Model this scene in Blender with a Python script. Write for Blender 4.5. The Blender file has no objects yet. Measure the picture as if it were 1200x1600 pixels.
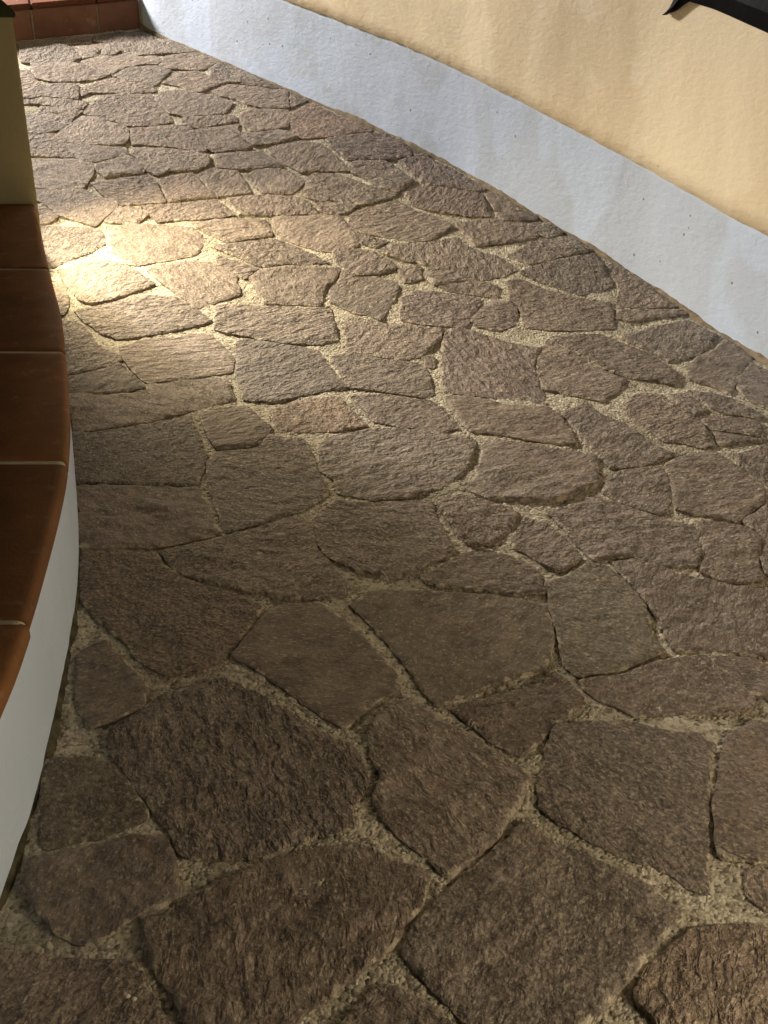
import bpy, bmesh, math, random
from mathutils import Vector, noise, Matrix
from mathutils.geometry import delaunay_2d_cdt
random.seed(11)
R = math.radians
scene = bpy.context.scene
col = scene.collection

# ------------------------------------------------------------------ camera
cam_d = bpy.data.cameras.new('camera'); cam = bpy.data.objects.new('camera', cam_d); col.objects.link(cam)
cam_d.sensor_fit = 'VERTICAL'; cam_d.sensor_height = 36.0; cam_d.sensor_width = 27.0
cam_d.lens = 1900/1600*36.0
cam_d.clip_start = 0.02; cam_d.clip_end = 500
cam.location = (0, 0, 1.3)
cam.rotation_euler = (R(90)-math.atan(1020/1900), 0, 0)
scene.camera = cam

# ------------------------------------------------------------------ world: a night sky
world = bpy.data.worlds.new('World'); scene.world = world; world.use_nodes = True
wn = world.node_tree.nodes; wl_ = world.node_tree.links
bgn = wn['Background']
sky = wn.new('ShaderNodeTexSky'); sky.sky_type = 'NISHITA'; sky.sun_disc = False
sky.sun_elevation = R(1.0); sky.sun_rotation = R(200)
wl_.new(sky.outputs[0], bgn.inputs[0]); bgn.inputs[1].default_value = 0.012

# ------------------------------------------------------------------ exposure
vs = scene.view_settings
vs.view_transform = 'Standard'; vs.look = 'None'; vs.exposure = 0.0; vs.gamma = 1.0; vs.use_curve_mapping = False
scene.render.resolution_x = 768; scene.render.resolution_y = 1024

# lamps of the place: position, aim, power, colour (used by the lamp builders at the end)
PORCH = dict(loc=(-3.2, 6.7, 2.15), power=1330, color=(1.0, .92, .84), radius=.25)
NICHE = dict(loc=(-1.240, 4.212, .78), power=235, color=(1.0, .84, .57), radius=.045)
BRICK = dict(loc=(-1.088, 3.86, .205), power=4.2, color=(1.0, .84, .55), radius=.012)
REAR  = dict(loc=(1.08, .60, .52), power=29, color=(1.0, .86, .64), radius=.10)

# ------------------------------------------------------------------ helpers
def tag(o, label=None, cat=None, group=None, kind=None):
    if label: o['label'] = label
    if cat: o['category'] = cat
    if group: o['group'] = group
    if kind: o['kind'] = kind
    return o
def empty(name, loc=(0,0,0)):
    o = bpy.data.objects.new(name, None); o.location = loc; o.empty_display_size = .1
    col.objects.link(o); return o
def mesh_obj(name, verts, faces, mat, parent=None, smooth=False, loc=None):
    me = bpy.data.meshes.new(name); me.from_pydata(verts, [], faces); me.validate(); me.update()
    if mat: me.materials.append(mat)
    if smooth:
        me.polygons.foreach_set('use_smooth', [True]*len(me.polygons))
    o = bpy.data.objects.new(name, me); col.objects.link(o)
    if loc is not None: o.location = loc
    if parent is not None:
        o.parent = parent; o.matrix_parent_inverse = Matrix.Translation(-Vector(parent.location))
    return o
def bm_obj(name, bm, mat, parent=None, smooth=False):
    bmesh.ops.recalc_face_normals(bm, faces=bm.faces)
    me = bpy.data.meshes.new(name); bm.to_mesh(me); bm.free()
    if mat: me.materials.append(mat)
    if smooth: me.polygons.foreach_set('use_smooth', [True]*len(me.polygons))
    o = bpy.data.objects.new(name, me); col.objects.link(o)
    if parent is not None:
        o.parent = parent; o.matrix_parent_inverse = Matrix.Translation(-Vector(parent.location))
    return o
def ramp(y):
    """height of the paving: level near, then a ramp rising towards the step"""
    d = y/1.3; t = min(max(d-2.3, 0), 1)
    z = .25*(t**3-.5*t**4)
    if d > 3.3: z += .25*(d-3.3)
    return z*1.3
def lerp_pts(pts, step):
    """Catmull-Rom resample of a plan polyline"""
    P = [Vector(p) for p in pts]; out = []
    for i in range(len(P)-1):
        p0 = P[i-1] if i else P[0]*2-P[1]
        p1, p2 = P[i], P[i+1]
        p3 = P[i+2] if i+2 < len(P) else P[-1]*2-P[-2]
        n = max(1, int((p2-p1).length/step+.5))
        for k in range(n):
            t = k/n
            out.append(.5*((2*p1)+(p2-p0)*t+(2*p0-5*p1+4*p2-p3)*t*t+(3*p1-p0-3*p2+p3)*t**3))
    out.append(P[-1].copy()); return out
def normals(pts, side):
    ns = []
    for i in range(len(pts)):
        d = (pts[min(i+1, len(pts)-1)]-pts[max(i-1, 0)]).normalized()
        ns.append(Vector((-d.y, d.x))*side)
    return ns
def fbm(x, y, z, o=3): return noise.fractal(Vector((x, y, z)), 1.0, 2.0, o)

# ------------------------------------------------------------------ materials
def new_mat(name, rough=.8, spec=.3):
    m = bpy.data.materials.new(name); m.use_nodes = True
    nt = m.node_tree; b = nt.nodes['Principled BSDF']
    b.inputs['Roughness'].default_value = rough; b.inputs['Specular IOR Level'].default_value = spec
    return m, nt, b
class G:
    """tiny node-graph writer"""
    def __init__(s, nt): s.nt = nt
    def n(s, t, **kw):
        nd = s.nt.nodes.new(t)
        for k, v in kw.items():
            if k in ('op',): nd.operation = v
            elif hasattr(nd, k) and not k[0].isupper(): setattr(nd, k, v)
        return nd
    def l(s, a, b): s.nt.links.new(a, b)
    def noise(s, vec, scale, detail=4, rough=.55, dist=0):
        nd = s.n('ShaderNodeTexNoise'); nd.inputs['Scale'].default_value = scale; nd.inputs['Detail'].default_value = detail
        nd.inputs['Roughness'].default_value = rough; nd.inputs['Distortion'].default_value = dist
        s.l(vec, nd.inputs['Vector']); return nd.outputs['Fac']
    def voro(s, vec, scale, feature='F1', out='Distance'):
        nd = s.n('ShaderNodeTexVoronoi'); nd.feature = feature; nd.inputs['Scale'].default_value = scale
        s.l(vec, nd.inputs['Vector']); return nd.outputs[out]
    def rampf(s, f, a, b, lo=0, hi=1):
        nd = s.n('ShaderNodeMapRange'); nd.clamp = True
        for i, v in enumerate((a, b, lo, hi)): nd.inputs[1+i].default_value = v
        s.l(f, nd.inputs[0]); return nd.outputs[0]
    def math(s, op, a, b):
        nd = s.n('ShaderNodeMath'); nd.operation = op
        for i, v in enumerate((a, b)):
            if isinstance(v, (int, float)): nd.inputs[i].default_value = v
            else: s.l(v, nd.inputs[i])
        return nd.outputs[0]
    def mix(s, f, a, b, mode='MIX'):
        nd = s.n('ShaderNodeMix'); nd.data_type = 'RGBA'; nd.blend_type = mode
        for i, v in ((0, f), (6, a), (7, b)):
            if isinstance(v, (int, float)): nd.inputs[i].default_value = v
            elif isinstance(v, tuple): nd.inputs[i].default_value = (*v, 1)
            else: s.l(v, nd.inputs[i])
        return nd.outputs[2]
    def mapping(s, vec, scale=(1,1,1), rot=(0,0,0)):
        nd = s.n('ShaderNodeMapping'); nd.inputs['Scale'].default_value = scale; nd.inputs['Rotation'].default_value = rot
        s.l(vec, nd.inputs['Vector']); return nd.outputs[0]
    def bump(s, h, dist, strength=1.0, prev=None):
        nd = s.n('ShaderNodeBump'); nd.inputs['Strength'].default_value = strength; nd.inputs['Distance'].default_value = dist
        s.l(h, nd.inputs['Height'])
        if prev is not None: s.l(prev, nd.inputs['Normal'])
        return nd.outputs[0]

def stone_material(name, relief):
    m, nt, b = new_mat(name, .74, .30); g = G(nt)
    tc = g.n('ShaderNodeTexCoord'); oi = g.n('ShaderNodeObjectInfo')
    add = g.n('ShaderNodeVectorMath'); add.operation = 'ADD'
    sc = g.n('ShaderNodeVectorMath'); sc.operation = 'SCALE'; sc.inputs[0].default_value = (37., 61., 23.)
    g.l(oi.outputs['Random'], sc.inputs['Scale']); g.l(tc.outputs['Object'], add.inputs[0]); g.l(sc.outputs[0], add.inputs[1])
    v = add.outputs[0]
    rv = g.math('FRACT', g.math('MULTIPLY', oi.outputs['Random'], 17.3), 0)
    rv2 = g.math('FRACT', g.math('MULTIPLY', oi.outputs['Random'], 41.7), 0)
    rv3 = g.rampf(g.math('FRACT', g.math('MULTIPLY', oi.outputs['Random'], 73.1), 0), 0, 1, .25, 1.0)
    st = g.mapping(v, (.66, 1.25, 1.0))
    def warp(vec, scale, amount):
        nz = g.n('ShaderNodeTexNoise'); nz.inputs['Scale'].default_value = scale; nz.inputs['Detail'].default_value = 2; g.l(vec, nz.inputs['Vector'])
        sb = g.n('ShaderNodeVectorMath'); sb.operation = 'SUBTRACT'; g.l(nz.outputs['Color'], sb.inputs[0]); sb.inputs[1].default_value = (.5, .5, .5)
        ml = g.n('ShaderNodeVectorMath'); ml.operation = 'MULTIPLY_ADD'; g.l(sb.outputs[0], ml.inputs[0]); ml.inputs[1].default_value = (amount,)*3; g.l(vec, ml.inputs[2])
        return ml.outputs[0]
    wv = warp(st, 40, .06)
    big = g.noise(v, 13, 5, .72); li = g.noise(v, 42, 3, .55, .3); ls = g.noise(st, 38, 3, .55, .4)
    lm = g.n('ShaderNodeMix'); g.l(rv, lm.inputs[0]); g.l(li, lm.inputs[2]); g.l(ls, lm.inputs[3]); lump = lm.outputs[0]
    grain = g.noise(v, 135, 3, .70); scratch = g.noise(st, 210, 2, .72)
    fk = g.n('ShaderNodeTexVoronoi'); fk.inputs['Scale'].default_value = 34; g.l(wv, fk.inputs['Vector'])
    fs = g.n('ShaderNodeSeparateColor'); g.l(fk.outputs['Color'], fs.inputs[0])
    flake = g.math('ADD', g.math('MULTIPLY', fs.outputs[0], .6), g.math('MULTIPLY', fk.outputs['Distance'], .5))
    sp_ = g.n('ShaderNodeTexVoronoi'); sp_.inputs['Scale'].default_value = 230; g.l(st, sp_.inputs['Vector'])
    ss = g.n('ShaderNodeSeparateColor'); g.l(sp_.outputs['Color'], ss.inputs[0]); speck = g.rampf(ss.outputs[1], .90, .97)
    c = g.mix(g.rampf(big, .32, .68), (.094, .074, .058), (.255, .204, .160))
    c = g.mix(g.math('MULTIPLY', g.rampf(lump, .42, .66), .5), c, (.30, .243, .194))
    c = g.mix(g.math('MULTIPLY', g.rampf(fs.outputs[2], .0, .35, .45, 0), 1.0), c, (.085, .067, .053))
    c = g.mix(g.math('MULTIPLY', g.rampf(grain, .50, .36), g.math('MULTIPLY', rv3, .80)), c, (.055, .044, .037))
    c = g.mix(g.math('MULTIPLY', g.rampf(grain, .54, .66), g.math('MULTIPLY', rv3, .70)), c, (.43, .365, .28))
    c = g.mix(g.math('MULTIPLY', speck, .38), c, (.58, .50, .385))
    c = g.mix(g.math('MULTIPLY', g.rampf(scratch, .58, .68), .4), c, (.49, .42, .325))
    rust = g.rampf(g.noise(v, 12, 2), .64, .78)
    c = g.mix(g.math('MULTIPLY', rust, .30), c, (.24, .13, .075))
    c = g.mix(1.0, c, oi.outputs['Color'], 'MULTIPLY')
    # mortar smeared over the rim in places
    ad = g.n('ShaderNodeAttribute'); ad.attribute_name = 'edge_distance'
    sm = g.math('ADD', ad.outputs['Fac'], g.math('MULTIPLY', g.math('SUBTRACT', g.noise(tc.outputs['Object'], 30, 4, .65), .42), .08))
    sm = g.rampf(sm, .001, .006, .85, 0)
    c = g.mix(sm, c, g.mix(scratch, (.22, .185, .125), (.62, .54, .40)))
    g.l(c, b.inputs['Base Color'])
    # cleft relief: lumps, pits, scratches
    h = g.math('ADD', lump, g.math('MULTIPLY', grain, .17))
    h = g.math('ADD', h, g.math('MULTIPLY', flake, .21))
    h = g.math('MULTIPLY', h, g.rampf(rv2, 0, 1, .45, 1.35))
    n1 = g.bump(h, .028*relief, 1.0)
    n2 = g.bump(scratch, .0018, .8, n1)
    g.l(n2, b.inputs['Normal'])
    return m
M_STONE = stone_material('cleft_porphyry', 1.0)
M_STONE_S = stone_material('smooth_porphyry', .6)

def mortar_material():
    m, nt, b = new_mat('gravel_mortar', .9, .2); g = G(nt)
    v = g.n('ShaderNodeTexCoord').outputs['Object']
    vr = g.n('ShaderNodeTexVoronoi'); vr.inputs['Scale'].default_value = 150
    nz = g.n('ShaderNodeTexNoise'); nz.inputs['Scale'].default_value = 110; g.l(v, nz.inputs['Vector'])
    ml = g.n('ShaderNodeVectorMath'); ml.operation = 'MULTIPLY_ADD'; g.l(nz.outputs['Color'], ml.inputs[0]); ml.inputs[1].default_value = (.0045,)*3; g.l(v, ml.inputs[2])
    g.l(ml.outputs[0], vr.inputs['Vector'])
    cell = g.n('ShaderNodeSeparateColor'); g.l(vr.outputs['Color'], cell.inputs[0])
    big = g.noise(v, 5, 4); mid = g.noise(v, 40, 4)
    c = g.mix(g.rampf(big, .3, .7), (.37, .33, .245), (.54, .485, .37))
    c = g.mix(g.rampf(cell.outputs[0], .0, 1.0, 0, .5), c, (.80, .74, .60))
    c = g.mix(g.rampf(cell.outputs[1], .66, 1.0, 0, .85), c, (.12, .10, .075))
    c = g.mix(g.math('MULTIPLY', g.rampf(mid, .5, .3), .5), c, (.17, .145, .10))
    moss = g.math('MULTIPLY', g.rampf(g.noise(v, 3.1, 5, .65), .48, .64), .45)
    c = g.mix(moss, c, (.13, .112, .07))
    g.l(c, b.inputs['Base Color'])
    hh = g.math('SUBTRACT', 1.0, vr.outputs['Distance'])
    n1 = g.bump(g.math('MULTIPLY', hh, g.rampf(cell.outputs[2], 0, 1, .15, 1)), .0075, 1.0)
    n2 = g.bump(g.noise(v, 420, 3, .6), .002, .7, n1)
    g.l(n2, b.inputs['Normal'])
    return m
M_MORTAR = mortar_material()

def paint_material(name, ca, cb, cc, pit_scale, stain):
    """brushed masonry paint over rough render, with repainted patches and small pits"""
    m, nt, b = new_mat(name, .85, .2); g = G(nt)
    v = g.n('ShaderNodeTexCoord').outputs['Object']
    vv = g.mapping(v, (1, 1, .55))
    patch = g.noise(vv, 2.1, 3, .45, .8); p2 = g.noise(v, 5.5, 4, .5); streak = g.noise(g.mapping(v, (1, 1, .12)), 9, 4, .6)
    c = g.mix(g.rampf(patch, .47, .515), ca, cb)
    c = g.mix(g.rampf(p2, .58, .66, 0, .6), c, cc)
    c = g.mix(g.math('MULTIPLY', g.rampf(streak, .48, .72), .28), c, stain)
    pv = g.n('ShaderNodeTexVoronoi'); pv.inputs['Scale'].default_value = pit_scale; g.l(v, pv.inputs['Vector'])
    sep = g.n('ShaderNodeSeparateColor'); g.l(pv.outputs['Color'], sep.inputs[0])
    pit = g.math('MULTIPLY', g.rampf(pv.outputs['Distance'], .07, .11, 1, 0), g.rampf(sep.outputs[0], .72, .73))
    c = g.mix(g.math('MULTIPLY', pit, .75), c, (.12, .11, .10))
    g.l(c, b.inputs['Base Color'])
    trowel = g.noise(g.mapping(v, (1, 1, 1.6)), 34, 5, .6, .4); grit = g.noise(v, 300, 3, .6)
    n1 = g.bump(trowel, .0032, .8); n2 = g.bump(grit, .0010, .6, n1)
    n3 = g.bump(pit, -.003, 1.0, n2) if False else n2
    g.l(n3, b.inputs['Normal']); return m
M_PLINTH = paint_material('pale_blue_plinth_paint', (.465, .535, .66), (.50, .59, .755), (.425, .485, .565), 19, (.40, .45, .505))
M_CREAM = paint_material('cream_wall_paint', (.77, .665, .485), (.715, .605, .43), (.82, .73, .57), 9, (.62, .52, .375))
M_WHITE = paint_material('white_wall_paint', (.58, .67, .80), (.55, .64, .77), (.61, .695, .82), 3.5, (.52, .58, .65))
M_OLIVE = paint_material('ochre_pillar_paint', (.46, .41, .235), (.43, .385, .22), (.48, .43, .25), 5.0, (.38, .34, .19))

def clay_material(name, ca, cb, rough):
    m, nt, b = new_mat(name, rough, .18); g = G(nt)
    oi = g.n('ShaderNodeObjectInfo'); v = g.n('ShaderNodeTexCoord').outputs['Object']
    c = g.mix(g.rampf(g.noise(v, 9, 4), .3, .7), ca, cb)
    c = g.mix(g.math('MULTIPLY', g.rampf(g.noise(v, 60, 4, .6), .55, .75), .35), c, tuple(x*.55 for x in ca))
    c = g.mix(g.math('MULTIPLY', g.rampf(g.noise(v, 26, 4, .6), .6, .75), .22), c, (.5, .38, .28))
    vr = g.rampf(oi.outputs['Random'], 0, 1, .82, 1.15)
    cc = g.n('ShaderNodeCombineColor')
    for i in range(3): g.l(vr, cc.inputs[i])
    c = g.mix(1.0, c, cc.outputs[0], 'MULTIPLY')
    g.l(c, b.inputs['Base Color'])
    g.l(g.bump(g.noise(v, 120, 4, .6), .0012, .6), b.inputs['Normal']); return m
M_CAP = clay_material('terracotta_cap', (.16, .074, .026), (.25, .112, .042), .75)
M_RISER = clay_material('terracotta_riser', (.115, .056, .037), (.19, .093, .063), .85)
M_TREAD = clay_material('red_tread_tile', (.085, .026, .011), (.11, .034, .014), .7)
def plain(name, c, rough, spec=.3, var=.12, bump=.001):
    m, nt, b = new_mat(name, rough, spec); g = G(nt)
    v = g.n('ShaderNodeTexCoord').outputs['Object']
    g.l(g.mix(g.rampf(g.noise(v, 30, 4), .3, .7), tuple(x*(1-var) for x in c), tuple(x*(1+var) for x in c)), b.inputs['Base Color'])
    if bump: g.l(g.bump(g.noise(v, 150, 4, .6), bump, .7), b.inputs['Normal'])
    return m
M_GROUT = plain('pale_grout', (.52, .49, .38), .9)
M_GREEN = plain('dark_green_coping', (.05, .055, .026), .8)
M_BLACK = plain('glossy_black_sheet', (.004, .004, .006), .5, .03, .3, .0006)
M_EARTH = plain('sandy_fillet', (.21, .17, .12), .95, .15, .45, .004)
M_MOSS = plain('mossy_dirt', (.085, .076, .045), .95, .1, .6, .012)
M_SOIL = plain('dark_soil', (.05, .042, .03), .95, .1, .3, .004)
M_METAL = plain('black_lamp_metal', (.02, .02, .02), .5, .4)
def glow(name, c, s):
    m, nt, b = new_mat(name); b.inputs['Emission Color'].default_value = (*c, 1); b.inputs['Emission Strength'].default_value = s
    b.inputs['Base Color'].default_value = (.8, .8, .8, 1); return m

# ------------------------------------------------------------------ plan lines of the place (metres)
RIGHT = [(-1.13,6.079),(-1.046,5.987),(-.841,5.805),(-.63,5.603),(-.288,5.282),(-.01,5.011),(.245,4.741),(.392,4.551),(.726,4.108),
         (.897,3.832),(1.12,3.332),(1.29,2.85),(1.42,2.3),(1.5,1.6),(1.52,.6),(1.5,-1.0)]
LOW = [(-1.185,4.09),(-.96,3.358),(-.833,2.959),(-.755,2.669),(-.692,2.422),(-.657,2.276),(-.618,2.081),(-.593,1.91),(-.573,1.737),
       (-.558,1.591),(-.547,1.45),(-.544,1.361),(-.543,1.273),(-.545,.9),(-.57,.4),(-.62,-.3)]
CAP_TOP = .285

# ------------------------------------------------------------------ ground
gm = [(-60,-60,-.12),(60,-60,-.12),(60,60,-.12),(-60,60,-.12)]
tag(mesh_obj('ground', gm, [(0,1,2,3)], M_SOIL), kind='structure')

# ------------------------------------------------------------------ path: a bed of gravelly mortar with the paving stones set into it
def bed(verts, faces, x0, x1, y0, y1, s, drop, amp, taper=None):
    nx = int((x1-x0)/s)+1; ny = int((y1-y0)/s)+1; b0 = len(verts)
    for j in range(ny+1):
        y = y0+(y1-y0)*j/ny; rz = ramp(y)
        for i in range(nx+1):
            x = x0+(x1-x0)*i/nx
            z = 0
            if amp:
                z = noise.noise(Vector((x*9, y*9, 3.1)))*.0052 + noise.noise(Vector((x*60, y*60, 7)))*.0030 + noise.noise(Vector((x*190, y*190, 1)))*.0022
            verts.append((x, y, rz+min(-drop+z*amp, .0006)))
    for j in range(ny):
        r0 = b0+j*(nx+1)
        for i in range(nx):
            a = r0+i; faces.append((a, a+1, a+nx+2, a+nx+1))
V, Fc = [], []
bed(V, Fc, -2.6, 1.7, -1.0, 6.3, .06, .030, 0)
bed(V, Fc, -.92, 1.02, .95, 2.55, .005, .0034, 1)
bed(V, Fc, -1.35, 1.45, 2.55, 4.2, .008, .0032, 1)
bed(V, Fc, -2.4, 1.0, 4.2, 6.12, .014, .0075, 1)
path = tag(mesh_obj('path', V, Fc, M_MORTAR, smooth=True), kind='structure')

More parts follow.
